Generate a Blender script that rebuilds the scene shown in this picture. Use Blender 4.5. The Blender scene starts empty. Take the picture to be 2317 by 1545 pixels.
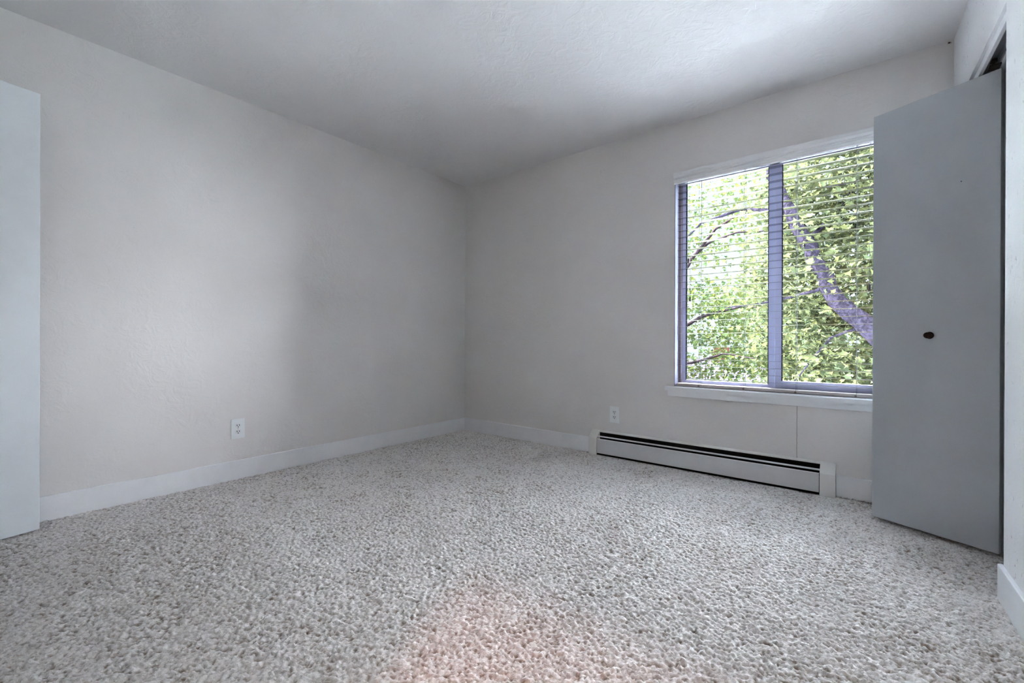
import bpy, bmesh, math, random
import numpy as np
from mathutils import Vector, Matrix

random.seed(7)
rng = np.random.default_rng(7)
S = bpy.context.scene
COL = S.collection

# ------------------------------------------------------------------ camera
F_PX, YAW, PITCH, ROLL = 1003.77, 0.6756, -0.0016, 0.0032
CAM = Vector((3.1597, -3.1846, 0.8932))
fw = Vector((-math.sin(YAW) * math.cos(PITCH), math.cos(YAW) * math.cos(PITCH), math.sin(PITCH)))
rt0 = Vector((math.cos(YAW), math.sin(YAW), 0)); up0 = rt0.cross(fw)
rt = math.cos(ROLL) * rt0 + math.sin(ROLL) * up0
up = -math.sin(ROLL) * rt0 + math.cos(ROLL) * up0
cd = bpy.data.cameras.new('camera'); cam = bpy.data.objects.new('camera', cd); COL.objects.link(cam)
cd.sensor_width = 36.0; cd.lens = 36.0 * F_PX / 2317.0; cd.clip_start = 0.02; cd.clip_end = 400
cam.matrix_world = Matrix(((rt.x, up.x, -fw.x, CAM.x), (rt.y, up.y, -fw.y, CAM.y), (rt.z, up.z, -fw.z, CAM.z), (0, 0, 0, 1)))
S.camera = cam

# ------------------------------------------------------------------ view, world, sun
S.view_settings.view_transform = 'Standard'; S.view_settings.look = 'None'
S.view_settings.gamma = 1.0; S.view_settings.use_curve_mapping = False
S.view_settings.exposure = 2.33
SKY_LOW = (0.80, 0.97, 1.0); SKY_HIGH = (0.86, 0.945, 1.0)
SKY_LOW_STRENGTH, SKY_HIGH_STRENGTH = 0.265, 100.0
GLOW_DIR, GLOW_STRENGTH, GLOW_POWER = Vector((0.92, 0.36, 0.18)).normalized(), 24.0, 10.0   # added sky glow right of the window, brightens the left wall
w = bpy.data.worlds.new('sky'); S.world = w; w.use_nodes = True
nt = w.node_tree; nt.nodes.clear()
def WN(t): return nt.nodes.new(t)
tc = WN('ShaderNodeTexCoord'); sx = WN('ShaderNodeSeparateXYZ'); nt.links.new(tc.outputs['Generated'], sx.inputs[0])
mr = WN('ShaderNodeMapRange'); mr.interpolation_type = 'SMOOTHSTEP'
mr.inputs['From Min'].default_value = 0.42; mr.inputs['From Max'].default_value = 0.75
nt.links.new(sx.outputs['Z'], mr.inputs['Value'])
bl = WN('ShaderNodeBackground'); bl.inputs[0].default_value = (*SKY_LOW, 1); bl.inputs[1].default_value = SKY_LOW_STRENGTH
bh = WN('ShaderNodeBackground'); bh.inputs[0].default_value = (*SKY_HIGH, 1); bh.inputs[1].default_value = SKY_HIGH_STRENGTH
mx = WN('ShaderNodeMixShader'); wo = WN('ShaderNodeOutputWorld')
nt.links.new(mr.outputs[0], mx.inputs[0]); nt.links.new(bl.outputs[0], mx.inputs[1]); nt.links.new(bh.outputs[0], mx.inputs[2])
# broad glow added to the sky, aimed through the window at the left wall
dt = WN('ShaderNodeVectorMath'); dt.operation = 'DOT_PRODUCT'; dt.inputs[1].default_value = GLOW_DIR
nt.links.new(tc.outputs['Generated'], dt.inputs[0])
cl = WN('ShaderNodeMath'); cl.operation = 'MAXIMUM'; cl.inputs[1].default_value = 0.0; nt.links.new(dt.outputs['Value'], cl.inputs[0])
pw = WN('ShaderNodeMath'); pw.operation = 'POWER'; pw.inputs[1].default_value = GLOW_POWER; nt.links.new(cl.outputs[0], pw.inputs[0])
ms = WN('ShaderNodeMath'); ms.operation = 'MULTIPLY'; ms.inputs[1].default_value = GLOW_STRENGTH; nt.links.new(pw.outputs[0], ms.inputs[0])
bg = WN('ShaderNodeBackground'); bg.inputs[0].default_value = (0.91, 0.94, 1.0, 1); nt.links.new(ms.outputs[0], bg.inputs[1])
ad = WN('ShaderNodeAddShader'); nt.links.new(mx.outputs[0], ad.inputs[0]); nt.links.new(bg.outputs[0], ad.inputs[1])
nt.links.new(ad.outputs[0], wo.inputs[0])

# sun: along the house front from the left, added to light the pale slab and garden, but never enters a window
sd = bpy.data.lights.new('sun', 'SUN'); sun = bpy.data.objects.new('sun', sd); COL.objects.link(sun)
sd.energy = 190.0; sd.angle = math.radians(3); sd.color = (1.0, 0.98, 0.95)
sun.location = (-12.0, 3.0, 12.0)
sun.rotation_euler = Vector((0.80, 0.06, -0.62)).to_track_quat('-Z', 'Y').to_euler()

# ------------------------------------------------------------------ materials
def mat(name, col, rough=0.6, spec=0.3, metal=0.0):
    m = bpy.data.materials.new(name); m.use_nodes = True
    b = m.node_tree.nodes['Principled BSDF']
    b.inputs['Base Color'].default_value = (*col, 1); b.inputs['Roughness'].default_value = rough
    b.inputs['Specular IOR Level'].default_value = spec; b.inputs['Metallic'].default_value = metal
    return m
def nodes(m):
    t = m.node_tree; b = t.nodes['Principled BSDF']
    return t, b, (lambda k: t.nodes.new(k)), (lambda a, b_: t.links.new(a, b_))
def math_node(t, op, a, b=None, clamp=False):
    n = t.nodes.new('ShaderNodeMath'); n.operation = op; n.use_clamp = clamp
    for i, v in enumerate((a, b)):
        if v is None: continue
        if isinstance(v, (int, float)): n.inputs[i].default_value = v
        else: t.links.new(v, n.inputs[i])
    return n.outputs[0]
def noise(t, vec, scale, detail=2.0, rough=0.5, dist=0.0):
    n = t.nodes.new('ShaderNodeTexNoise'); n.inputs['Scale'].default_value = scale; n.inputs['Detail'].default_value = detail
    n.inputs['Roughness'].default_value = rough; n.inputs['Distortion'].default_value = dist
    t.links.new(vec, n.inputs['Vector']); return n
def ramp(t, fac, lo, hi):
    n = t.nodes.new('ShaderNodeMapRange'); n.interpolation_type = 'SMOOTHSTEP'
    n.inputs['From Min'].default_value = lo; n.inputs['From Max'].default_value = hi
    t.links.new(fac, n.inputs['Value']); return n.outputs[0]
def mixc(t, fac, a, b):
    n = t.nodes.new('ShaderNodeMix'); n.data_type = 'RGBA'
    if isinstance(fac, (int, float)): n.inputs[0].default_value = fac
    else: t.links.new(fac, n.inputs[0])
    for i, v in ((6, a), (7, b)):
        if isinstance(v, tuple): n.inputs[i].default_value = (*v, 1)
        else: t.links.new(v, n.inputs[i])
    return n.outputs[2]

def plaster(name, col, mark=0.35, bump=0.2, extra=None):
    """hand-trowelled plaster: flat swipes, ridges and a few short hairline cracks"""
    m = mat(name, col, 0.75, 0.2); t, b, N, L = nodes(m)
    g = N('ShaderNodeNewGeometry').outputs['Position']
    big = noise(t, g, 2.6, 3.0, 0.55, 0.6).outputs['Fac']
    mid = noise(t, g, 14.0, 4.0, 0.6, 1.2).outputs['Fac']
    fine = noise(t, g, 90.0, 2.0, 0.6).outputs['Fac']
    h = math_node(t, 'ADD', math_node(t, 'MULTIPLY', ramp(t, mid, 0.42, 0.62), 0.9), math_node(t, 'MULTIPLY', fine, 0.22))
    h = math_node(t, 'ADD', h, math_node(t, 'MULTIPLY', big, 0.8))
    # hairline marks
    line = noise(t, g, 9.0, 3.0, 0.65, 1.5).outputs['Fac']
    thin = math_node(t, 'SUBTRACT', 1.0, ramp(t, math_node(t, 'ABSOLUTE', math_node(t, 'SUBTRACT', line, 0.5)), 0.0, 0.006))
    patch = ramp(t, noise(t, g, 5.5, 2.0, 0.5).outputs['Fac'], 0.60, 0.70)
    patch2 = ramp(t, noise(t, g, 23.0, 1.0, 0.5).outputs['Fac'], 0.55, 0.62)
    mk = math_node(t, 'MULTIPLY', math_node(t, 'MULTIPLY', thin, patch), math_node(t, 'MULTIPLY', patch2, mark))
    blot = ramp(t, noise(t, g, 1.3, 2.0, 0.5).outputs['Fac'], 0.35, 0.7)
    c = mixc(t, blot, col, tuple(v * 0.95 for v in col))
    c = mixc(t, mk, c, tuple(v * 0.25 for v in col))
    if extra is not None: c = extra(t, N, L, g, c)
    L(c, b.inputs['Base Color'])
    h = math_node(t, 'SUBTRACT', h, math_node(t, 'MULTIPLY', mk, 1.0))
    bp = N('ShaderNodeBump'); bp.inputs['Strength'].default_value = bump; bp.inputs['Distance'].default_value = 0.004
    L(h, bp.inputs['Height']); L(bp.outputs[0], b.inputs['Normal'])
    return m

WALL = (0.82, 0.815, 0.805)
def crack(t, N, L, g, c):
    s = N('ShaderNodeSeparateXYZ'); L(g, s.inputs[0])
    wob = math_node(t, 'MULTIPLY', math_node(t, 'SUBTRACT', noise(t, g, 14.0, 3.0).outputs['Fac'], 0.5), 0.006)
    d = math_node(t, 'ABSOLUTE', math_node(t, 'SUBTRACT', math_node(t, 'ADD', s.outputs['X'], wob), 2.827))
    ln = math_node(t, 'LESS_THAN', d, 0.0013)
    zz = math_node(t, 'LESS_THAN', s.outputs['Z'], 0.52)
    c = mixc(t, math_node(t, 'MULTIPLY', math_node(t, 'MULTIPLY', ln, zz), 0.8), c, (0.10, 0.09, 0.08))
    vd = N('ShaderNodeVectorMath'); vd.operation = 'DISTANCE'; vd.inputs[1].default_value = (3.484, 0.0, 2.432); L(g, vd.inputs[0])
    sp = math_node(t, 'SUBTRACT', 1.0, ramp(t, math_node(t, 'ADD', vd.outputs['Value'], math_node(t, 'MULTIPLY', noise(t, g, 60.0, 3.0).outputs['Fac'], 0.02)), 0.011, 0.019))
    return mixc(t, sp, c, (0.03, 0.018, 0.01))
def pits(t, N, L, g, c):
    mp = N('ShaderNodeMapping'); mp.inputs['Scale'].default_value = (1, 1, 0.45); L(g, mp.inputs[0])
    a = ramp(t, noise(t, mp.outputs[0], 95.0, 2.0, 0.5).outputs['Fac'], 0.66, 0.72)
    k = ramp(t, noise(t, g, 9.0, 2.0, 0.5).outputs['Fac'], 0.48, 0.60)
    return mixc(t, math_node(t, 'MULTIPLY', math_node(t, 'MULTIPLY', a, k), 0.6), c, (0.30, 0.29, 0.29))
M_WALL = plaster('wall_plaster', WALL)
M_BACK = plaster('back_wall_plaster', WALL, extra=crack)
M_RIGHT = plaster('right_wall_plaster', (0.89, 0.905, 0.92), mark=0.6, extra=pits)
M_CEIL = plaster('ceiling_plaster', (0.86, 0.86, 0.865), mark=0.25, bump=0.3)

def painted(name, col, rough=0.4, wear=0.0, bump=0.08, spec=0.4):
    m = mat(name, col, rough, spec); t, b, N, L = nodes(m)
    g = N('ShaderNodeTexCoord').outputs['Object']
    bl_ = ramp(t, noise(t, g, 7.0, 4.0, 0.6).outputs['Fac'], 0.35, 0.75)
    c = mixc(t, math_node(t, 'MULTIPLY', bl_, 0.6), col, tuple(v * 0.92 for v in col))
    if wear:
        sp = ramp(t, noise(t, g, 60.0, 2.0, 0.5).outputs['Fac'], 0.74, 0.78)
        c = mixc(t, math_node(t, 'MULTIPLY', sp, wear), c, tuple(v * 0.35 for v in col))
    L(c, b.inputs['Base Color'])
    bp = N('ShaderNodeBump'); bp.inputs['Strength'].default_value = bump; bp.inputs['Distance'].default_value = 0.002
    L(noise(t, g, 160.0, 2.0).outputs['Fac'], bp.inputs['Height']); L(bp.outputs[0], b.inputs['Normal'])
    return m
M_TRIM = painted('white_trim_paint', (0.89, 0.915, 0.94), 0.45, 0.15)
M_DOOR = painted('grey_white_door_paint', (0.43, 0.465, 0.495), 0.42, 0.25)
M_DOOR2 = painted('white_door_paint', (0.78, 0.83, 0.86), 0.42, 0.05)
M_HEAT = painted('heater_enamel', (0.67, 0.69, 0.71), 0.38, 0.2)
M_HEATCAP = painted('heater_cap_enamel', (0.80, 0.81, 0.79), 0.4, 0.1)
M_BLACK = mat('dark_cavity', (0.012, 0.011, 0.010), 0.9, 0.05)  # near-black colour standing for the shade inside the heater slots
M_FIN = mat('heater_fins', (0.05, 0.045, 0.04), 0.6, 0.3, 0.6)
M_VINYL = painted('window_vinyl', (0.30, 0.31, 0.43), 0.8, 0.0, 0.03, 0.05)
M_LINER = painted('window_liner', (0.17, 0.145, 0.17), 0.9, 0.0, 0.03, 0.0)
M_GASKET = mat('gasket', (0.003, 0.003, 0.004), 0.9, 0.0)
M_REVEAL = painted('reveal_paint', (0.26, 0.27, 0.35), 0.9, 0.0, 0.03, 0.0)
M_SLAT = mat('blind_slat', (0.43, 0.425, 0.44), 0.10, 0.5, 1.0)   # semi-gloss enamelled metal
M_VAL = painted('blind_valance', (0.88, 0.89, 0.90), 0.4, 0.0, 0.02)
M_RAIL = painted('blind_bottom_rail', (0.50, 0.47, 0.47), 0.7, 0.0, 0.02, 0.1)
M_HEADRAIL = painted('headrail_enamel', (0.08, 0.08, 0.09), 0.9, 0.0, 0.02, 0.0)
M_CORD = mat('blind_cord', (0.16, 0.16, 0.19), 0.9, 0.0)
M_PLUG = mat('rail_plug', (0.20, 0.17, 0.16), 0.6)
M_TASSEL = mat('tassel_wood', (0.10, 0.08, 0.09), 0.6)
M_PLATE = mat('outlet_plate', (0.86, 0.90, 0.92), 0.3, 0.5)
M_RECEPT = mat('outlet_receptacle', (0.80, 0.85, 0.87), 0.3, 0.5)
M_SLOT = mat('outlet_slot', (0.02, 0.02, 0.02), 0.8)
M_SCREW = mat('screw', (0.5, 0.52, 0.53), 0.4, 0.5, 0.4)
M_BRONZE = mat('dark_bronze', (0.045, 0.028, 0.022), 0.35, 0.5, 0.8)
M_TRACK = mat('track_metal', (0.42, 0.45, 0.48), 0.4, 0.5, 0.7)
M_BRACKET = mat('bracket_metal', (0.05, 0.045, 0.04), 0.45, 0.4, 0.6)
M_CLOSET = mat('closet_paint', (0.62, 0.60, 0.62), 0.8)

def glass_mat():
    m = bpy.data.materials.new('window_glass'); m.use_nodes = True; t = m.node_tree; t.nodes.clear()
    o = t.nodes.new('ShaderNodeOutputMaterial'); tr = t.nodes.new('ShaderNodeBsdfTransparent'); gl = t.nodes.new('ShaderNodeBsdfGlossy')
    tr.inputs[0].default_value = (0.96, 0.965, 0.975, 1); gl.inputs['Roughness'].default_value = 0.02
    fr = t.nodes.new('ShaderNodeFresnel'); fr.inputs[0].default_value = 1.25
    mx_ = t.nodes.new('ShaderNodeMixShader'); t.links.new(fr.outputs[0], mx_.inputs[0])
    t.links.new(tr.outputs[0], mx_.inputs[1]); t.links.new(gl.outputs[0], mx_.inputs[2]); t.links.new(mx_.outputs[0], o.inputs[0])
    return m
M_GLASS = glass_mat()

def carpet_mat():
    m = mat('carpet_yarn', (0.7, 0.7, 0.7), 0.95, 0.05); t, b, N, L = nodes(m)
    g = N('ShaderNodeNewGeometry').outputs['Position']
    a = N('ShaderNodeAttribute'); a.attribute_name = 'yarn'
    n2 = noise(t, g, 420.0, 2.0, 0.6).outputs['Fac']
    c = mixc(t, math_node(t, 'MULTIPLY', ramp(t, n2, 0.35, 0.7), 0.25), a.outputs['Color'], (0.30, 0.26, 0.23))
    L(c, b.inputs['Base Color'])
    bp = N('ShaderNodeBump'); bp.inputs['Strength'].default_value = 0.6; bp.inputs['Distance'].default_value = 0.002
    L(n2, bp.inputs['Height']); L(bp.outputs[0], b.inputs['Normal'])
    return m
M_CARPET = carpet_mat()

def leaf_mat(name, c1, c2, tr=0.5):
    m = bpy.data.materials.new(name); m.use_nodes = True; t = m.node_tree; t.nodes.clear()
    o = t.nodes.new('ShaderNodeOutputMaterial'); d = t.nodes.new('ShaderNodeBsdfDiffuse'); s = t.nodes.new('ShaderNodeBsdfTranslucent')
    gm = t.nodes.new('ShaderNodeNewGeometry')
    c = mixc(t, gm.outputs['Random Per Island'], c1, c2)
    t.links.new(c, d.inputs[0]); t.links.new(c, s.inputs[0])
    mx_ = t.nodes.new('ShaderNodeMixShader'); mx_.inputs[0].default_value = tr
    t.links.new(d.outputs[0], mx_.inputs[1]); t.links.new(s.outputs[0], mx_.inputs[2]); t.links.new(mx_.outputs[0], o.inputs[0])
    return m
def bark_mat(name, c1, c2):
    m = mat(name, c1, 0.95, 0.0); t, b, N, L = nodes(m)
    g = N('ShaderNodeNewGeometry').outputs['Position']
    n = noise(t, g, 16.0, 4.0, 0.65, 1.0).outputs['Fac']
    L(mixc(t, ramp(t, n, 0.4, 0.6), c1, c2), b.inputs['Base Color'])
    bp = N('ShaderNodeBump'); bp.inputs['Strength'].default_value = 0.8; bp.inputs['Distance'].default_value = 0.02
    L(n, bp.inputs['Height']); L(bp.outputs[0], b.inputs['Normal'])
    return m

# ------------------------------------------------------------------ helpers
class MB:
    def __init__(s): s.bm = bmesh.new()
    def box(s, x0, x1, y0, y1, z0, z1, bev=0.0, skew=0.0, seg=2):
        r = bmesh.ops.create_cube(s.bm, size=1.0); vs = r['verts']
        for v in vs:
            v.co = Vector((x0 + (v.co.x + .5) * (x1 - x0), y0 + (v.co.y + .5) * (y1 - y0), z0 + (v.co.z + .5) * (z1 - z0)))
            v.co.x += skew * v.co.y
        if bev:
            es = list({e for v in vs for e in v.link_edges})
            bmesh.ops.bevel(s.bm, geom=es, offset=bev, segments=seg, affect='EDGES', profile=0.5)
        return s
    def prism(s, pts, axis, a, b, bev=0.0):
        """closed outline in the two other axes, extruded along axis (0/1/2) from a to b"""
        def mk(p, q):
            c = [p[0], p[1]]; c.insert(axis, q); return s.bm.verts.new(c)
        A = [mk(p, a) for p in pts]; B = [mk(p, b) for p in pts]; n = len(pts)
        fs = [s.bm.faces.new(A), s.bm.faces.new(B[::-1])]
        for i in range(n): fs.append(s.bm.faces.new((A[i], B[i], B[(i + 1) % n], A[(i + 1) % n])))
        bmesh.ops.recalc_face_normals(s.bm, faces=fs)
        if bev:
            es = list({e for f in fs for e in f.edges})
            bmesh.ops.bevel(s.bm, geom=es, offset=bev, segments=2, affect='EDGES')
        return s
    def tube(s, pts, radii, seg=8):
        rings = []
        pts = [Vector(p) for p in pts]
        if isinstance(radii, (int, float)): radii = [radii] * len(pts)
        for i, p in enumerate(pts):
            d = (pts[min(i + 1, len(pts) - 1)] - pts[max(i - 1, 0)]).normalized()
            q = d.to_track_quat('Z', 'Y')
            rings.append([s.bm.verts.new(p + q @ Vector((math.cos(2 * math.pi * k / seg) * radii[i], math.sin(2 * math.pi * k / seg) * radii[i], 0))) for k in range(seg)])
        for a, b in zip(rings, rings[1:]):
            for k in range(seg): s.bm.faces.new((a[k], a[(k + 1) % seg], b[(k + 1) % seg], b[k]))
        s.bm.faces.new(rings[0][::-1]); s.bm.faces.new(rings[-1])
        return s
    def lathe(s, prof, origin, axis_q, seg=24):
        rings = []
        for r, h in prof:
            rings.append([s.bm.verts.new(Vector(origin) + axis_q @ Vector((math.cos(2 * math.pi * k / seg) * max(r, 1e-5), math.sin(2 * math.pi * k / seg) * max(r, 1e-5), h))) for k in range(seg)])
        for a, b in zip(rings, rings[1:]):
            for k in range(seg): s.bm.faces.new((a[k], a[(k + 1) % seg], b[(k + 1) % seg], b[k]))
        s.bm.faces.new(rings[0][::-1]); s.bm.faces.new(rings[-1])
        return s
    def build(s, name, m, parent=None, smooth=False, local=False):
        bmesh.ops.recalc_face_normals(s.bm, faces=s.bm.faces[:])
        me = bpy.data.meshes.new(name)
        org = Vector((0, 0, 0))
        if parent is not None and not local:
            p = parent
            while p is not None: org += p.location; p = p.parent
            for v in s.bm.verts: v.co -= org
        s.bm.to_mesh(me); s.bm.free(); me.materials.append(m)
        if smooth: me.polygons.foreach_set('use_smooth', [True] * len(me.polygons))
        o = bpy.data.objects.new(name, me); COL.objects.link(o)
        if parent is not None: o.parent = parent
        return o
def empty(name, loc, rz=0.0):
    o = bpy.data.objects.new(name, None); COL.objects.link(o); o.location = loc; o.rotation_euler = (0, 0, rz)
    o.empty_display_size = 0.1; return o
def tag(o, label, cat=None, group=None, kind=None):
    o['label'] = label
    if cat: o['category'] = cat
    if group: o['group'] = group
    if kind: o['kind'] = kind
    return o
def struct(o, label, cat): return tag(o, label, cat, kind='structure')

# ------------------------------------------------------------------ room shell
H, T = 2.44, 0.16
YF = -3.72                     # front wall, behind the camera
SK = -0.032                    # the right wall is slightly out of square
XR = 3.50
WX0, WX1, WZ0, WZ1 = 2.088, 3.312, 0.575, 2.080
OY0, OY1, OZ = -0.925, -0.035, 2.068          # closet opening
HY = -5.4                      # far side of the hall behind the doorway
DX0, DX1, DZ = 2.74, 3.46, 2.03               # hall doorway behind the camera
DIFFUSER_T = 0.19  # translucency of the diffuser added in the fill window
VX0, VX1, VZ0, VZ1 = 1.48, 2.52, 0.85, 2.06    # added fill window, unseen behind the camera
KX0, KX1 = 0.36, 1.12          # small closet behind the left door

m = MB().box(-T, 0, YF - T, T, -0.1, H + .02); struct(m.build('wall_left', M_WALL), 'long pale grey plaster wall on the left with a single outlet', 'wall')
m = MB()
TB = 0.12
m.box(-.01, WX0, 0, TB, -0.1, H + .02); m.box(WX1, 4.4, 0, TB, -0.1, H + .02)
m.box(WX0, WX1, 0, TB, -0.1, WZ0); m.box(WX0, WX1, 0, TB, WZ1, H + .02)
struct(m.build('wall_back', M_BACK), 'plaster wall holding the window, shadowed and grey', 'wall')
m = MB()
m.box(XR, XR + .115, OY1, 0.01, -0.1, H + .02, skew=SK)
m.box(XR, XR + .115, OY0, OY1, OZ, H + .02, skew=SK)
m.box(XR, XR + .115, YF - .01, OY0, -0.1, H + .02, skew=SK)
struct(m.build('wall_right', M_RIGHT), 'bright pitted plaster wall at the right edge with the closet opening', 'wall')
m = MB()
m.box(-.01, KX0, YF - .115, YF, -0.1, H + .02); m.box(KX0, KX1, YF - .115, YF, DZ, H + .02)
m.box(KX1, VX0, YF - .115, YF, -0.1, H + .02); m.box(VX1, DX0, YF - .115, YF, -0.1, H + .02)
m.box(VX0, VX1, YF - .115, YF, -0.1, VZ0); m.box(VX0, VX1, YF - .115, YF, VZ1, H + .02)
m.box(DX0, DX1, YF - .115, YF, DZ, H + .02); m.box(DX1, 3.9, YF - .115, YF, -0.1, H + .02)
m.box(KX0 - .3, KX1 + .18, YF - .80, YF - .70, -0.1, H); m.box(KX0 - .32, KX0 - .2, YF - .8, YF - .1, -0.1, H); m.box(KX1 + .08, KX1 + .2, YF - .8, YF - .1, -0.1, H)
m.box(DX0 - .1, 3.9, HY - .1, HY, -0.1, H); m.box(DX0 - .2, DX0 - .1, HY, YF - .1, -0.1, H); m.box(3.8, 3.9, HY, YF - .1, -0.1, H)
struct(m.build('wall_front', M_WALL), 'plaster wall behind the camera with the hall doorway', 'wall')
m = MB(); m.box(-T, 4.4, YF - .12, T, H, H + .15); m.box(DX0 - .2, 4.4, HY - .1, YF - .11, H, H + .15); m.box(-T, 1.4, YF - .8, YF - .11, H, H + .15); struct(m.build('ceiling', M_CEIL), 'pale trowelled plaster ceiling, brightest towards the window', 'ceiling')
m = MB()
m.box(4.22, 4.32, -1.5, 0.02, -0.1, H); m.box(3.6, 4.3, -1.55, -1.45, -0.1, H)
struct(m.build('wall_closet', M_CLOSET), 'dim inner walls of the closet behind the folding door', 'wall')

# carpet: a fine grid of tufts
def carpet(x0, x1, y0, y1, step):
    nx, ny = int((x1 - x0) / step) + 1, int((y1 - y0) / step) + 1
    X, Y = np.meshgrid(np.linspace(x0, x1, nx), np.linspace(y0, y1, ny), indexing='ij')
    def blur(a, k=1):
        for _ in range(k):
            a = (np.roll(a, 1, 0) + 2 * a + np.roll(a, -1, 0)) / 4; a = (np.roll(a, 1, 1) + 2 * a + np.roll(a, -1, 1)) / 4
        return a
    def norm(a): return (a - a.mean()) / a.std()
    def coarse(n):                                   # smooth large-scale field, bilinear
        gx = np.linspace(0, n * (x1 - x0), nx); gy = np.linspace(0, n * (y1 - y0), ny)
        g = rng.standard_normal((int(gx[-1]) + 3, int(gy[-1]) + 3))
        i, j = gx.astype(int), gy.astype(int); u = (gx - i); v = (gy - j); u = (u * u * (3 - 2 * u))[:, None]; v = (v * v * (3 - 2 * v))[None]
        a = g[np.ix_(i, j)]; b = g[np.ix_(i + 1, j)]; c = g[np.ix_(i, j + 1)]; d = g[np.ix_(i + 1, j + 1)]
        return (a * (1 - u) + b * u) * (1 - v) + (c * (1 - u) + d * u) * v
    z0 = rng.standard_normal((nx, ny)); tuft = norm(blur(z0, 1)); fine = rng.standard_normal((nx, ny))
    hgt = 0.0024 * tuft + 0.0016 * fine
    # worn dents left in the pile: (x, y) polylines
    dent = np.zeros((nx, ny))
    for (ax, ay, bx_, by, r, dep) in DENTS:
        dx, dy = bx_ - ax, by - ay; L2 = dx * dx + dy * dy
        tt = np.clip(((X - ax) * dx + (Y - ay) * dy) / L2, 0, 1)
        dd = np.hypot(X - ax - tt * dx, Y - ay - tt * dy)
        dent = np.maximum(dent, dep * np.exp(-(dd / r) ** 2))
    Z = np.clip(hgt, -0.007, 0.006) - dent * 0.012
    jx = rng.uniform(-.4, .4, (nx, ny)) * step; jy = rng.uniform(-.4, .4, (nx, ny)) * step
    jx[[0, -1]] = 0; jy[:, [0, -1]] = 0
    co = np.stack([X + jx, Y + jy, Z], -1).reshape(-1, 3).astype(np.float32)
    idx = np.arange(nx * ny).reshape(nx, ny)
    q = np.stack([idx[:-1, :-1], idx[1:, :-1], idx[1:, 1:], idx[:-1, 1:]], -1).reshape(-1, 4).astype(np.int32)
    me = bpy.data.meshes.new('floor')
    me.vertices.add(len(co)); me.vertices.foreach_set('co', co.ravel())
    me.loops.add(q.size); me.loops.foreach_set('vertex_index', q.ravel())
    me.polygons.add(len(q)); me.polygons.foreach_set('loop_start', np.arange(0, q.size, 4, dtype=np.int32))
    me.polygons.foreach_set('use_smooth', np.ones(len(q), dtype=bool))
    me.update(calc_edges=True)
    # yarn colours: mostly off-white, tan and brown flecks in drifts, plus painted gap shade
    drift = norm(coarse(3.0)) * .5 + norm(coarse(9.0)) * .5
    s = 0.55 * norm(blur(rng.standard_normal((nx, ny)), 1)) + 0.25 * drift - 0.40 * tuft - 0.55 * fine
    light = np.array([0.84, 0.82, 0.805]); tan = np.array([0.44, 0.395, 0.36]); brown = np.array([0.24, 0.18, 0.13])
    a = np.clip((s - 0.10) / 1.0, 0, 1)[..., None]; b_ = np.clip((s - 1.2) / 0.7, 0, 1)[..., None]
    col = light * (1 - a) + tan * a; col = col * (1 - b_) + brown * b_
    col *= (1 + 0.13 * rng.standard_normal((nx, ny)))[..., None]
    # dirt ground into the pile along the window wall, by the heater ends
    def near(px, py, rx, ry): return np.exp(-((X - px) / rx) ** 2 - ((Y - py) / ry) ** 2)
    dirt = np.maximum(near(3.06, 0.0, .05, .035), near(3.2, -.01, .08, .05)); dirt = np.maximum(dirt, .8 * near(1.42, 0.0, .05, .03))
    dirt = np.clip(dirt * (1.1 + .8 * fine), 0, 1)[..., None]
    col = col * (1 - .85 * dirt) + np.array([0.07, 0.035, 0.015]) * .85 * dirt
    col = np.concatenate([np.clip(col, 0.02, 0.95), np.ones((nx, ny, 1))], -1).reshape(-1, 4).astype(np.float32)
    at = me.color_attributes.new('yarn', 'FLOAT_COLOR', 'POINT'); at.data.foreach_set('color', col.ravel())
    me.materials.append(M_CARPET)
    o = bpy.data.objects.new('floor', me); COL.objects.link(o); return o
DENTS = []
def dent_px(pts, r=0.006, dep=0.8):
    """marks in the pile, measured on the photograph and laid on the floor"""
    w_ = []
    for x, y in pts:
        d = fw + (x - 1158.84) / F_PX * rt - (y - 772.84) / F_PX * up; t_ = -CAM.z / d.z; w_.append((CAM + d * t_))
    for a, b in zip(w_, w_[1:]): DENTS.append((a.x, a.y, b.x, b.y, r, dep))
dent_px([(1510, 1158), (1545, 1168), (1588, 1178)], 0.006, 0.55)
dent_px([(1897, 1356), (1915, 1364), (1952, 1367)], 0.006, 0.9)
dent_px([(2255, 1462), (2280, 1473), (2314, 1478)], 0.006, 1.0)
dent_px([(1550, 1222), (1559, 1224)], 0.006, 0.7); dent_px([(1568, 1233), (1575, 1235)], 0.006, 0.8)
dent_px([(1836, 1209), (1846, 1212)], 0.006, 0.8); dent_px([(1821, 1228), (1832, 1233)], 0.006, 0.8); dent_px([(1875, 1244), (1886, 1247)], 0.006, 0.8)
dent_px([(85, 1367), (150, 1381)], 0.005, 0.6)
dent_px([(1130, 1248), (1136, 1244)], 0.007, 1.0)
fl = carpet(-0.005, 3.62, YF - 0.02, 0.005, 0.0042)
struct(fl, 'speckled off-white and brown cut-pile carpet covering the floor', 'carpet')
m = MB(); m.box(-T, 4.4, YF - .12, T, -0.12, -0.02); m.box(DX0 - .2, 4.4, HY - .1, YF - .11, -.12, -.02); m.box(-T, 1.4, YF - .8, YF - .11, -.12, -.02)
struct(m.build('floor_slab', M_CLOSET), 'plain floor under the carpet, in the closet and the hall', 'floor')

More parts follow.
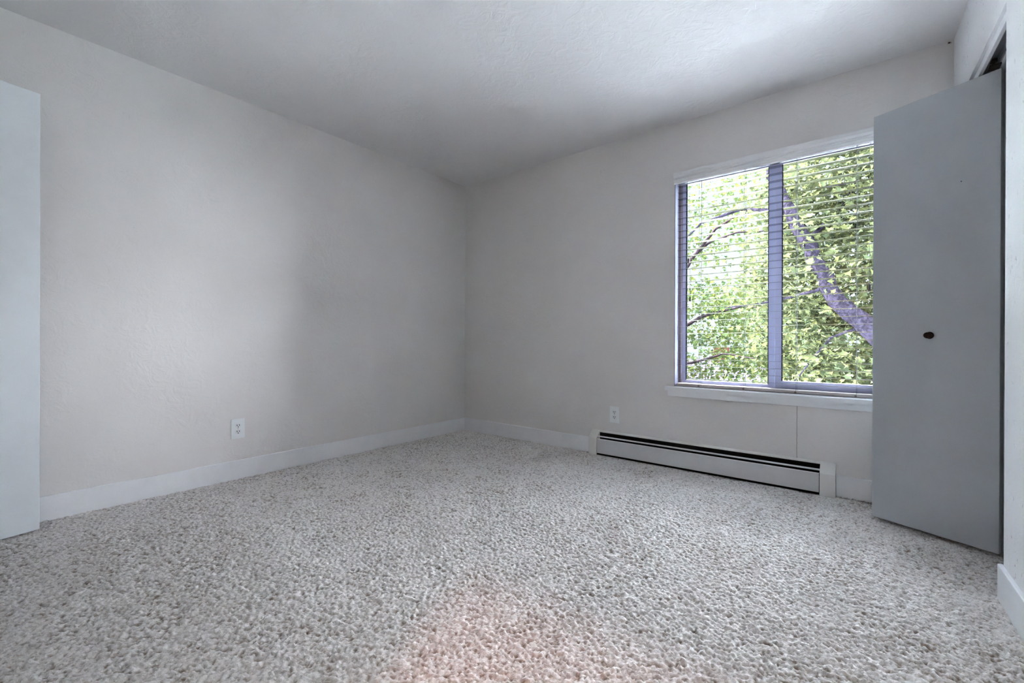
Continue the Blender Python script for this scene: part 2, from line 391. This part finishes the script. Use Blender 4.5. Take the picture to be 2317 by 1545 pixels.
# ------------------------------------------------------------------ baseboards
BH, BT = 0.122, 0.013
def board_y(x0, x1, y, s):      # along the back wall
    return MB().prism([(y, -.004), (y + s * BT, -.004), (y + s * BT, BH - .004), (y + s * (BT - .004), BH), (y, BH)], 0, x0, x1)
struct(MB().prism([(0, -.004), (BT, -.004), (BT, BH - .004), (BT - .004, BH), (0, BH)], 1, YF, 0.0).bm and
       MB().box(0, BT, YF, 0.0, -.004, BH, 0.003).build('baseboard_left', M_TRIM), 'white baseboard along the long left wall', 'baseboard')
struct(board_y(0.0, 1.437, 0.0, -1).build('baseboard_back', M_TRIM), 'white baseboard between the room corner and the heater', 'baseboard')
struct(board_y(3.022, 3.49, 0.0, -1).build('baseboard_back', M_TRIM), 'short shadowed baseboard right of the heater beside the closet door', 'baseboard')
struct(MB().box(XR - BT, XR + .002, YF, OY0 + .013, -.004, BH, 0.003, skew=SK).build('baseboard_right', M_TRIM), 'bright white baseboard end at the lower right below the pitted wall', 'baseboard')

# ------------------------------------------------------------------ window
win = empty('window_1', (2.70, 0.11, WZ0)); struct(win, 'white sliding window with two panes behind the blind, trees outside', 'window')
FY0, FY1 = 0.070, 0.118
m = MB()
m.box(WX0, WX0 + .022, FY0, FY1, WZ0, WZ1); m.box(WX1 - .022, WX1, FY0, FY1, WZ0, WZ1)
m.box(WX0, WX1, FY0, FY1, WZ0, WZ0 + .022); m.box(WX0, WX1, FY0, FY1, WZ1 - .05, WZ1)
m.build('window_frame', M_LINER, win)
MXL, MXM, MXR = 2.658, 2.699, 2.736
def sash(x0, x1, y0, y1, z0, z1, l, r, b, tp):
    q = MB(); bv = .002
    q.box(x0, x0 + l, y0, y1, z0, z1, bv); q.box(x1 - r, x1, y0, y1, z0, z1, bv)
    q.box(x0 + l - .001, x1 - r + .001, y0, y1, z0, z0 + b, bv); q.box(x0 + l - .001, x1 - r + .001, y0, y1, z1 - tp, z1, bv)
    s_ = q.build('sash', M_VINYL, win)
    ym = (y0 + y1) / 2
    gx0, gx1, gz0, gz1 = x0 + l, x1 - r, z0 + b, z1 - tp
    g_ = MB(); gw = .003
    g_.box(gx0 - .001, gx0 + gw, y0 - .001, y1, gz0, gz1); g_.box(gx1 - gw, gx1 + .001, y0 - .001, y1, gz0, gz1)
    g_.build('gasket', M_GASKET, s_)
    MB().box(gx0, gx1, ym - .002, ym + .002, gz0, gz1).build('glass_pane', M_GLASS, s_)
    return s_
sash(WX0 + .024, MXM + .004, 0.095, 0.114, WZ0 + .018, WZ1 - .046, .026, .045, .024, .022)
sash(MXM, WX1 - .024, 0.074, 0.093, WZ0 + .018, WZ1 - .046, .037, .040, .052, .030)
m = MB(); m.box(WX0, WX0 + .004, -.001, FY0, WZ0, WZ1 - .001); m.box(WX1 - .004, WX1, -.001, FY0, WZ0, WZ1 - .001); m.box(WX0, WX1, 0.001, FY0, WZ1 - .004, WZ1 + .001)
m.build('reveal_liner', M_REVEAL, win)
m = MB(); m.prism([(-.034, WZ0 - .030), (-.034, WZ0 - .006), (-.028, WZ0), (FY0 + .01, WZ0 + .001), (FY0 + .01, WZ0 - .030)], 0, 2.030, 3.36)
m.build('window_sill', M_TRIM, win)
m = MB().box(2.046, 3.345, -.017, 0.0, WZ0 - .072, WZ0 - .028, .003); m.build('apron', M_TRIM, win)

# fill window behind the camera, added to brighten the room
wb = empty('fill_window', ((VX0 + VX1) / 2, YF - .06, VZ0)); struct(wb, 'added fill window behind the camera, unseen, brightens the room', 'window')
m = MB(); a0, a1 = YF - .10, YF - .05
m.box(VX0, VX0 + .04, a0, a1, VZ0, VZ1); m.box(VX1 - .04, VX1, a0, a1, VZ0, VZ1); m.box(VX0, VX1, a0, a1, VZ0, VZ0 + .04); m.box(VX0, VX1, a0, a1, VZ1 - .04, VZ1)
m.build('window_frame', M_TRIM, wb)
MB().box(VX0 + .04, VX1 - .04, YF - .077, YF - .073, VZ0 + .04, VZ1 - .04).build('glass_pane', M_GLASS, wb)
ms_ = bpy.data.materials.new('fill_diffuser'); ms_.use_nodes = True; t_ = ms_.node_tree; t_.nodes.clear()
o_ = t_.nodes.new('ShaderNodeOutputMaterial'); d_ = t_.nodes.new('ShaderNodeBsdfDiffuse'); l_ = t_.nodes.new('ShaderNodeBsdfTranslucent'); x_ = t_.nodes.new('ShaderNodeMixShader')
d_.inputs[0].default_value = (.8, .8, .8, 1); l_.inputs[0].default_value = (.8, .8, .8, 1); x_.inputs[0].default_value = DIFFUSER_T
t_.links.new(d_.outputs[0], x_.inputs[1]); t_.links.new(l_.outputs[0], x_.inputs[2]); t_.links.new(x_.outputs[0], o_.inputs[0])
sh_ = MB(); n_ = 24
sh_.prism([(VX0 + .002 + (VX1 - VX0 - .004) * k / n_, YF - .030 + .004 * math.sin(k * 1.9)) for k in range(n_ + 1)] + [(VX1 - .002 - (VX1 - VX0 - .004) * k / n_, YF - .032 + .004 * math.sin((n_ - k) * 1.9)) for k in range(n_ + 1)], 2, VZ0 + .01, VZ1 - .002)
sh_.build('fill_diffuser', ms_, wb)  # added diffuser, spreads the fill window's light
MB().box(VX0 - .03, VX1 + .03, YF - .05, YF + .03, VZ0 - .025, VZ0 + .001, .003).build('window_sill', M_TRIM, wb)

# ------------------------------------------------------------------ blind
bl_ = empty('window_blind', (2.70, 0.02, WZ0)); tag(bl_, 'white horizontal slat blind lowered over the window', 'blind')
BX0, BX1 = WX0 + .012, WX1 - .010
# valance: crown profile (y, z) extruded along x
prof = [(-.001, WZ1 + .002), (-.026, WZ1 + .002), (-.028, WZ1 - .004), (-.027, WZ1 - .022), (-.018, WZ1 - .034), (-.020, WZ1 - .040), (-.012, WZ1 - .046), (-.015, WZ1 - .050), (-.013, WZ1 - .070), (-.008, WZ1 - .074), (-.001, WZ1 - .074)]
MB().prism(prof, 0, WX0 - .003, WX1 + .003).build('valance', M_VAL, bl_)
MB().box(BX0, BX1, 0.004, 0.060, WZ1 - .062, WZ1 - .004, .002).build('headrail', M_HEADRAIL, bl_)
SY0, SY1 = 0.006, 0.056; SYM = (SY0 + SY1) / 2
NSL = 31; ZTOP, ZBOT = 1.9925, 0.632
slat_x0, slat_x1 = BX0 + .004, BX1 - .004
first = None
for i in range(NSL):
    z = ZTOP + (ZBOT - ZTOP) * i / (NSL - 1)
    if first is None:
        q = MB(); n = 6; hw = (SY1 - SY0) / 2
        top = []; bot = []
        for k in range(n + 1):
            u = -1 + 2 * k / n; cr = 0.0
            e = 0.0006 if k in (0, n) else 0.0013
            top.append((u * hw, cr + e)); bot.append((u * hw, cr - e))
        q.prism(top + bot[::-1], 0, slat_x0 - 2.70, slat_x1 - 2.70)
        first = q.build('slat', M_SLAT, bl_, local=True); o = first
    else:
        o = first.copy(); COL.objects.link(o); o.parent = bl_
    o.location = (0, SYM - bl_.location.y, z - bl_.location.z)
    tilt = random.gauss(0.0, 0.008)
    if i == 4: tilt = 0.10
    if i == 5: tilt = 0.03
    o.rotation_euler = (tilt, random.gauss(0, 0.0006), 0)
MB().box(slat_x0, slat_x1, SY0 - .002, SY1, WZ0 + .004, WZ0 + .022, .002).build('bottom_rail', M_RAIL, bl_)
for x in (2.2530, 2.5310, 2.8175, 3.1085):
    for y in (SY0 - .002, SY1 + .002):
        MB().tube([(x, y, WZ1 - .062), (x + .002, y, WZ0 + .015)], .0009, 5).build('ladder_cord', M_CORD, bl_)
    MB().tube([(x + .006, SYM, WZ1 - .062), (x + .006, SYM, WZ0 + .015)], .0008, 5).build('lift_cord', M_CORD, bl_)
    MB().lathe([(.0, 0), (.006, .0005), (.006, .003), (.004, .004)], (x, SY0 - .0015, WZ0 + .010), Vector((0, -1, 0)).to_track_quat('Z', 'Y'), 12).build('rail_plug', M_PLUG, bl_)
for x, zt, xb in ((2.181, 1.453, 2.183), (2.189, 1.187, 2.1955), (3.165, 1.194, 3.168)):
    c_ = MB().tube([(x, -.001, WZ1 - .068), (xb, -.003, zt + .014)], .0009, 5).build('pull_cord', M_CORD, bl_)
    MB().lathe([(.001, .020), (.003, .018), (.0055, .008), (.0062, -.010), (.004, -.015), (.001, -.016)], (xb, -.003, zt), Matrix.Identity(3).to_quaternion(), 12).build('tassel', M_TASSEL, c_, smooth=True)

# ------------------------------------------------------------------ outlets
def outlet(loc, rz, label):
    e = empty('wall_outlet', loc, rz); tag(e, label, 'outlet', 'white wall outlets')
    w2, h2 = .040, .063
    MB().prism([(-w2, -h2), (w2, -h2), (w2, h2), (-w2, h2)], 1, 0, -.007, .0022).build('cover_plate', M_PLATE, e, local=True)
    for s in (1, -1):
        q = MB(); pts = []
        for k in range(24):
            a = 2 * math.pi * k / 24; pts.append((.0172 * math.cos(a), max(-.0135, min(.0135, .0172 * math.sin(a))) + s * .0195))
        q.prism(pts, 1, -.006, -.0088); r_ = q.build('receptacle', M_RECEPT, e, local=True)
        for dx, dz, ww, hh in ((-.0065, .003, .0017, .0050), (.0065, .003, .0017, .0042)):
            MB().box(dx - ww, dx + ww, -.0092, -.0085, s * .0195 + dz - hh, s * .0195 + dz + hh).build('slot', M_SLOT, r_, local=True)
        g = [(.0030 * math.cos(2 * math.pi * k / 12), s * .0195 - .0085 + .0030 * math.sin(2 * math.pi * k / 12)) for k in range(12)]
        MB().prism(g, 1, -.0085, -.0092).build('slot', M_SLOT, r_, local=True)
    MB().lathe([(.0001, 0), (.0032, 0), (.0028, .0012), (.0001, .0014)], (0, -.0068, 0), Vector((0, -1, 0)).to_track_quat('Z', 'Y'), 12).build('screw', M_SCREW, e, local=True)
    return e
outlet((0.0, -2.061, .3235), math.radians(90), 'white outlet plate low on the long left wall')
outlet((1.632, 0.0, .3235), 0.0, 'white outlet plate on the window wall just above the heater')

# ------------------------------------------------------------------ baseboard heater
HX0, HX1 = 1.437, 3.020
CL0, CL1 = 1.507, 2.945
ht = empty('baseboard_heater', ((HX0 + HX1) / 2, -.03, 0)); tag(ht, 'long low grey metal baseboard heater under the window', 'heater')
HD, ZC, ZT = -.064, .133, .190
capo = [(0, 0.0), (HD, 0.0), (HD, ZC), (HD + .003, ZC + .004), (-.004, ZT), (0, ZT)]
MB().prism(capo, 0, HX0, CL0, .0015).build('end_cap', M_HEATCAP, ht)
MB().prism(capo, 0, CL1, HX1, .0015).build('end_cap', M_HEATCAP, ht)
X0, X1 = CL0 - .004, CL1 + .004
MB().prism([(0, .012), (-.004, .012), (-.004, ZT - .022), (0, ZT - .018)], 0, X0, X1).build('back_panel', M_BLACK, ht)
MB().prism([(0, ZT - .001), (-.005, ZT - .005), (-.0125, ZT - .0125), (-.0125, ZT - .016), (-.011, ZT - .016), (-.010, ZT - .013), (0, ZT - .005)], 0, X0, X1).build('top_strip', M_HEATCAP, ht)
def slope(t0, t1, th):   # plate lying in the slanted top, t measured from the wall to the front lip
    a = Vector((-.004, ZT - .004)); b = Vector((HD + .003, ZC + .002)); d = b - a; nrm = Vector((d.y, -d.x)).normalized() * th
    p, q_ = a + d * t0, a + d * t1
    return [tuple(p), tuple(q_), tuple(q_ - nrm), tuple(p - nrm)]
MB().prism(slope(.66, .81, .002), 0, X0, X1).build('damper_vane', M_HEAT, ht)
MB().prism([(HD + .001, .020), (HD + .001, ZC - .005), (HD + .006, ZC - .001), (HD + .008, ZC - .003), (HD + .003, ZC - .008), (HD + .003, .022), (HD + .008, .020)], 0, CL0 + .003, CL1 - .003).build('front_panel', M_HEAT, ht)
q = MB(); q.box(X0, X1, HD + .018, -.014, .060, .105)
f_ = q.build('heating_element', M_FIN, ht)
for zz in (.018,):
    MB().box(X0, X1, HD + .010, -.004, .004, .016).build('base_plate', M_BLACK, ht)

# ------------------------------------------------------------------ closet folding door, track and trim
dr = empty('door_1', (3.585, -0.08, 0)); struct(dr, 'half-open grey folding closet door with a small dark pull', 'door')
LT = 0.034
def leaf(a, b, side):
    """a, b: ends of the visible face on plan; the board's thickness lies on side (+1 = left of a->b)"""
    a, b = Vector(a), Vector(b); d = (b - a); ln = d.length; ang = math.atan2(d.y, d.x)
    q = MB().box(0, ln, 0 if side > 0 else -LT, LT if side > 0 else 0, 0.020, 2.020, .002)
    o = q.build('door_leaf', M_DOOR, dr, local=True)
    o.location = (a.x - dr.location.x, a.y - dr.location.y, 0); o.rotation_euler = (0, 0, ang); return o, ln
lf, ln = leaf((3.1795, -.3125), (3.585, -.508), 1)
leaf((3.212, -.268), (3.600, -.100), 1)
# round pull with a rosette, on the camera side of the front leaf (local -y)
qy = Vector((0, -1, 0)).to_track_quat('Z', 'Y')
pl = MB().lathe([(.0001, 0), (.0150, 0), (.0165, .002), (.0155, .005), (.011, .006), (.0098, .012), (.0128, .018), (.0142, .023), (.0125, .028), (.007, .030), (.0045, .0285), (.0001, .0285)], (.224, 0, .924), qy, 28).build('door_pull', M_BRONZE, lf, smooth=True, local=True)
MB().lathe([(.0001, -.004), (.0022, -.004), (.0022, .0006), (.0001, .0006)], (.329, 0, 1.593), qy, 12).build('screw_hole', M_SLOT, lf, local=True)
q = MB()
for zz in (.30, 1.05, 1.80):
    q = MB(); q.tube([(-.006, LT + .004, zz - .04), (-.006, LT + .004, zz + .04)], .005, 10); q.build('hinge', M_BRACKET, lf, local=True)
# overhead track and pivot hardware
xs = lambda x, y: x + SK * y
tr_ = MB(); tk = dict(skew=SK)
tr_.box(3.527, 3.530, OY0, OY1, 2.036, 2.066, **tk); tr_.box(3.556, 3.559, OY0, OY1, 2.036, 2.066, **tk); tr_.box(3.527, 3.559, OY0, OY1, 2.060, 2.066, **tk)
tr_.build('track', M_TRACK, dr)
q = MB(); q.box(3.545, 3.580, -.545, -.500, 2.021, 2.028); q.tube([(3.560, -.522, 2.024), (3.560, -.522, 2.058)], .005, 10); q.tube([(3.560, -.522, 2.044), (3.560, -.522, 2.056)], .012, 14)
q.build('top_roller', M_BRACKET, dr)
struct(MB().box(3.512, 3.525, OY0, OY1, 2.034, OZ, .0015, skew=SK).build('trim_1', M_TRIM), 'narrow white trim strip hiding the track at the closet head', 'trim')
struct(MB().box(3.562, 3.574, OY0, OY1, 2.030, OZ, .0015, skew=SK).build('trim_2', M_TRIM), 'inner white trim strip behind the closet track', 'trim')
# left door
ld = empty('door_2', (.325, YF + .02, 0)); struct(ld, 'open white slab door at the left edge standing against the wall', 'door')
a = Vector((.165, -2.948)); b = Vector((.325, -3.690)); d = b - a
o = MB().box(0, d.length, -.035, 0, .012, 2.03, .002).build('door_slab', M_DOOR2, ld, local=True)
o.location = (a.x - ld.location.x, a.y - ld.location.y, 0); o.rotation_euler = (0, 0, math.atan2(d.y, d.x))
for zz in (.22, 1.0, 1.8): MB().tube([(d.length + .004, 0.0, zz - .045), (d.length + .004, 0.0, zz + .045)], .006, 10).build('hinge', M_TRACK, o, local=True)

# ------------------------------------------------------------------ hall lamp behind the camera
hl = empty('ceiling_light', (2.93, -4.14, H)); tag(hl, 'small warm round lamp on the hall ceiling behind the doorway', 'lamp')
MB().lathe([(.0001, 0), (.085, 0), (.085, -.012), (.078, -.016), (.0001, -.016)], (2.93, -4.14, H), Matrix.Identity(3).to_quaternion(), 32).build('lamp_base', M_TRIM, hl)
mg = mat('lamp_glass', (1, .9, .8)); bs = mg.node_tree.nodes['Principled BSDF']; bs.inputs['Emission Color'].default_value = (1, .60, .44, 1); bs.inputs['Emission Strength'].default_value = 90.0
MB().lathe([(.0001, -.016), (.055, -.017), (.060, -.030), (.048, -.052), (.022, -.064), (.0001, -.066)], (2.93, -4.14, H), Matrix.Identity(3).to_quaternion(), 32).build('lamp_shade', mg, hl, smooth=True)

# the lamp's reflector throws its beam through the doorway onto the carpet
spd = bpy.data.lights.new('lamp_beam', 'SPOT'); spo = bpy.data.objects.new('lamp_beam', spd); COL.objects.link(spo); spo.parent = hl
spd.energy = 12.0; spd.color = (1.0, .42, .28); spd.spot_size = math.radians(62); spd.spot_blend = .6; spd.shadow_soft_size = .02
spo.location = (0, 0, -.08); spo.rotation_euler = (Vector((2.42, -2.15, 0)) - Vector((2.93, -4.14, H - .08))).to_track_quat('-Z', 'Y').to_euler()

# ------------------------------------------------------------------ garden
GZ = -2.9
def ground_mat():
    m = mat('garden_ground', (0.02, 0.02, 0.01), 0.95, 0.0); t, b, N, L = nodes(m)
    g = N('ShaderNodeNewGeometry').outputs['Position']
    n = ramp(t, noise(t, g, 0.6, 4.0, 0.6).outputs['Fac'], 0.40, 0.60)
    L(mixc(t, n, (0.006, 0.007, 0.003), (0.010, 0.009, 0.010)), b.inputs['Base Color']); return m
struct(MB().box(-60, 60, 0.3, 90, GZ - .3, GZ).build('ground', ground_mat()), 'garden ground below the window, mostly hidden', 'ground')

LEAF = [(0, 0), (.22, .06), (.50, .02), (.34, .28), (.46, .56), (.18, .50), (0, 1.0), (-.18, .50), (-.46, .56), (-.34, .28), (-.50, .02), (-.22, .06)]
LEAF = np.array(LEAF, dtype=np.float32)
def leaves_mesh(name, centers, per, size, m, parent, spread=(.26, .26, .12)):
    n = len(centers) * per; k = len(LEAF)
    c = np.repeat(np.asarray(centers), per, 0) + rng.standard_normal((n, 3)) * np.array(spread)
    yaw_ = rng.uniform(0, 2 * np.pi, n); pit = rng.normal(-.55, .55, n); rol = rng.normal(0, .6, n)
    sc = size * rng.uniform(.6, 1.25, n)
    cy, sy, cp, sp, cr, sr = np.cos(yaw_), np.sin(yaw_), np.cos(pit), np.sin(pit), np.cos(rol), np.sin(rol)
    yv = np.stack([-sy * cp, cy * cp, sp], -1); x0 = np.stack([cy, sy, np.zeros(n)], -1); z0_ = np.cross(x0, yv)
    xv = x0 * cr[:, None] + z0_ * sr[:, None]; zv = np.cross(xv, yv)
    fold = np.abs(LEAF[:, 0]) * .35
    V = c[:, None, :] + sc[:, None, None] * (LEAF[None, :, 0, None] * xv[:, None] + LEAF[None, :, 1, None] * yv[:, None] + fold[None, :, None] * zv[:, None])
    V = V.reshape(-1, 3) - np.array(parent.location)
    # two fans per leaf, meeting on the midrib, so that each leaf folds
    base = (np.arange(n) * k)[:, None]
    R = base + np.array([0, 1, 2, 3, 4, 5, 6]); Lf = base + np.array([0, 6, 7, 8, 9, 10, 11])
    idx = np.concatenate([R, Lf], 1).reshape(-1).astype(np.int32); nf = 2 * n
    me = bpy.data.meshes.new(name)
    me.vertices.add(len(V)); me.vertices.foreach_set('co', V.astype(np.float32).ravel())
    me.loops.add(len(idx)); me.loops.foreach_set('vertex_index', idx)
    me.polygons.add(nf); me.polygons.foreach_set('loop_start', np.arange(0, 7 * nf, 7, dtype=np.int32))
    me.update(calc_edges=True); me.materials.append(m)
    o = bpy.data.objects.new(name, me); COL.objects.link(o); o.parent = parent; o['kind'] = 'stuff'
    return o
M_LEAF_A = leaf_mat('leaf_olive', (0.0094, 0.0102, 0.0042), (0.0058, 0.0076, 0.0042), .5)
M_LEAF_B = leaf_mat('leaf_yellow_green', (0.0094, 0.0107, 0.0029), (0.0047, 0.0081, 0.0036), .55)
M_LEAF_C = leaf_mat('leaf_far', (0.0068, 0.0086, 0.0034), (0.0046, 0.0068, 0.0035), .5)
M_BARK_A = bark_mat('bark_grey_violet', (0.0027, 0.0023, 0.0037), (0.0010, 0.0009, 0.0013))
M_BARK_B = bark_mat('bark_brown', (0.0046, 0.0034, 0.0042), (0.0021, 0.0015, 0.0017))

def bough(pts, r0, r1, m, parent, name='branch', seg=9):
    pts = [Vector(p) for p in pts]; out = []
    for i in range(len(pts) - 1):
        for k in range(4):
            u = k / 4; out.append(pts[i].lerp(pts[i + 1], u) + Vector((random.gauss(0, .4), random.gauss(0, .4), random.gauss(0, .4))) * r1 * (1 if 0 < i + u else 0))
    out.append(pts[-1]); n = len(out)
    return MB().tube(out, [r0 + (r1 - r0) * i / (n - 1) for i in range(n)], seg).build(name, m, parent, smooth=True)

# right-hand maple, close to the house: a leaning limb crosses the right pane
ta = empty('maple_tree', (4.6, 5.6, GZ)); tag(ta, 'olive green maple with a thick leaning violet-grey limb behind the right pane', 'tree', 'trees outside the window')
bough([(4.6, 5.6, GZ - .1), (4.3, 5.2, -1.2), (3.75, 4.7, .2), (3.167, 4.40, 1.06), (2.81, 4.35, 1.457), (2.51, 4.35, 2.22), (2.24, 4.4, 2.80), (1.95, 4.9, 3.7), (1.75, 5.3, 4.6)], .165, .05, M_BARK_A, ta, 'trunk', 12)
bough([(2.72, 4.35, 1.65), (2.4, 4.5, 1.58), (1.9, 4.7, 1.5), (1.3, 4.8, 1.45)], .028, .008, M_BARK_A, ta)
bough([(3.1, 4.4, 1.1), (2.75, 4.5, .95), (2.45, 4.45, .5), (2.25, 4.4, .2)], .022, .007, M_BARK_A, ta)
bough([(2.24, 4.4, 2.80), (1.5, 4.8, 3.05), (.9, 4.9, 2.95), (.5, 4.9, 2.6)], .038, .010, M_BARK_A, ta)
bough([(3.75, 4.7, .2), (3.7, 5.5, 1.4), (3.6, 5.5, 2.8)], .09, .02, M_BARK_A, ta)
bough([(2.45, 4.4, 2.3), (2.9, 5.2, 3.0), (3.3, 5.4, 3.9)], .04, .012, M_BARK_A, ta)
cen = []
while len(cen) < 430:
    p = np.array([random.uniform(1.7, 3.9), random.uniform(4.35, 6.2), random.uniform(-.6, 4.5)])
    if ((p[0] - 2.9) / 1.35) ** 2 + ((p[1] - 5.5) / 1.15) ** 2 + ((p[2] - 2.0) / 2.9) ** 2 < 1: cen.append(p)
leaves_mesh('foliage', cen, 30, .105, M_LEAF_A, ta)
# left-hand tree, farther out: airy top with gaps of sky, dense yellow-green skirts
tb = empty('maple_tree', (-1.6, 8.6, GZ)); tag(tb, 'airy yellow-green maple with sky gaps behind the left pane', 'tree', 'trees outside the window')
bough([(-1.6, 8.6, GZ - .1), (-1.4, 8.4, -.5), (-1.1, 8.1, 1.2), (-.9, 8.0, 3.0), (-.8, 8.0, 5.5)], .17, .04, M_BARK_B, tb, 'trunk', 12)
bough([(-1.1, 8.1, 1.0), (-.1, 7.6, 1.5), (.9, 7.2, 1.7), (1.7, 7.0, 1.6)], .05, .010, M_BARK_B, tb)
bough([(-1.0, 8.0, 2.2), (-.2, 7.4, 3.0), (.4, 7.0, 3.5), (.9, 6.8, 3.7), (1.5, 6.8, 3.7)], .05, .010, M_BARK_B, tb)
bough([(-1.0, 8.0, 2.6), (.1, 7.5, 3.3), (.8, 7.2, 3.4), (1.6, 7.1, 3.3)], .04, .012, M_BARK_B, tb)
bough([(-1.3, 8.3, 0.2), (-.3, 7.6, .35), (.5, 7.3, .6), (1.3, 7.1, .5)], .045, .010, M_BARK_B, tb)
cen = []
while len(cen) < 380:
    p = np.array([random.uniform(-3.0, 1.9), random.uniform(7.2, 9.5), random.uniform(-.3, 5.6)])
    keep = 1.0 if p[2] < 2.4 else 0.42
    if random.random() < keep and ((p[0] + .4) / 2.9) ** 2 + ((p[1] - 7.8) / 1.9) ** 2 < 1: cen.append(p)
leaves_mesh('foliage', cen, 26, .110, M_LEAF_B, tb)
tb.location.y += .8
# shrubby tree low behind both
tcx = empty('broad_tree', (0.6, 13.5, GZ)); tag(tcx, 'far broad green tree filling the low background beyond both maples', 'tree', 'trees outside the window')
bough([(0.6, 13.5, GZ - .1), (0.7, 13.4, -1.0), (.9, 13.4, .6), (1.0, 13.5, 2.2)], .22, .06, M_BARK_B, tcx, 'trunk', 10)
cen = [np.array([random.gauss(1.6, 1.7), random.gauss(13.5, 1.0), random.gauss(.9, 1.0)]) for _ in range(190)]
leaves_mesh('foliage', cen, 26, .15, M_LEAF_C, tcx, (.4, .4, .22))
tcx.location.y += 1.8

struct(MB().box(-4, 9, 0.30, 4.2, -.75, -.60).build('bounce_slab', painted('pale_bounce', (0.74, 0.82, 0.87), 0.9)), 'added pale flat slab below the window, bounces daylight up to the ceiling', 'roof')  # added unseen reflector, sends daylight up through the blind
struct(MB().box(-6, 2.5, -9.0, -4.6, -.75, -.60).build('rear_bounce_slab', painted('pale_bounce_rear', (0.74, 0.82, 0.87), 0.9)), 'added pale flat slab below the fill window, bounces daylight into it', 'roof')  # added unseen reflector for the fill window
# neighbouring house low at the left of the view
nh = empty('neighbour_house', (-3.6, 24, GZ)); tag(nh, 'distant house with a pale violet roof low behind the left pane', 'house')
M_ROOF = painted('roof_shingle', (0.0034, 0.0028, 0.0043), 0.95, 0.0, 0.05, 0.0); M_SIDING = painted('house_siding', (0.007, 0.006, 0.007), 0.9, 0.0, 0.05, 0.0); M_BRICK = painted('chimney_brick', (0.007, 0.0028, 0.0025), 0.9, 0.0, 0.05, 0.0)
MB().box(-8.5, 1.4, 22, 28, GZ, -1.5).build('house_wall', M_SIDING, nh)
MB().prism([(21.3, -1.65), (25, -.15), (28.7, -1.65), (28.7, -1.8), (25, -.3), (21.3, -1.8)], 0, -9.0, 1.9).build('roof', M_ROOF, nh)
MB().box(-3.9, -3.2, 24.6, 25.3, -1.2, .55).build('chimney', M_BRICK, nh)
for x in (-6.5, -4.0, -1.2): MB().box(x, x + 1.0, 21.96, 22.02, -2.5, -1.9).build('house_window', M_GASKET, nh)
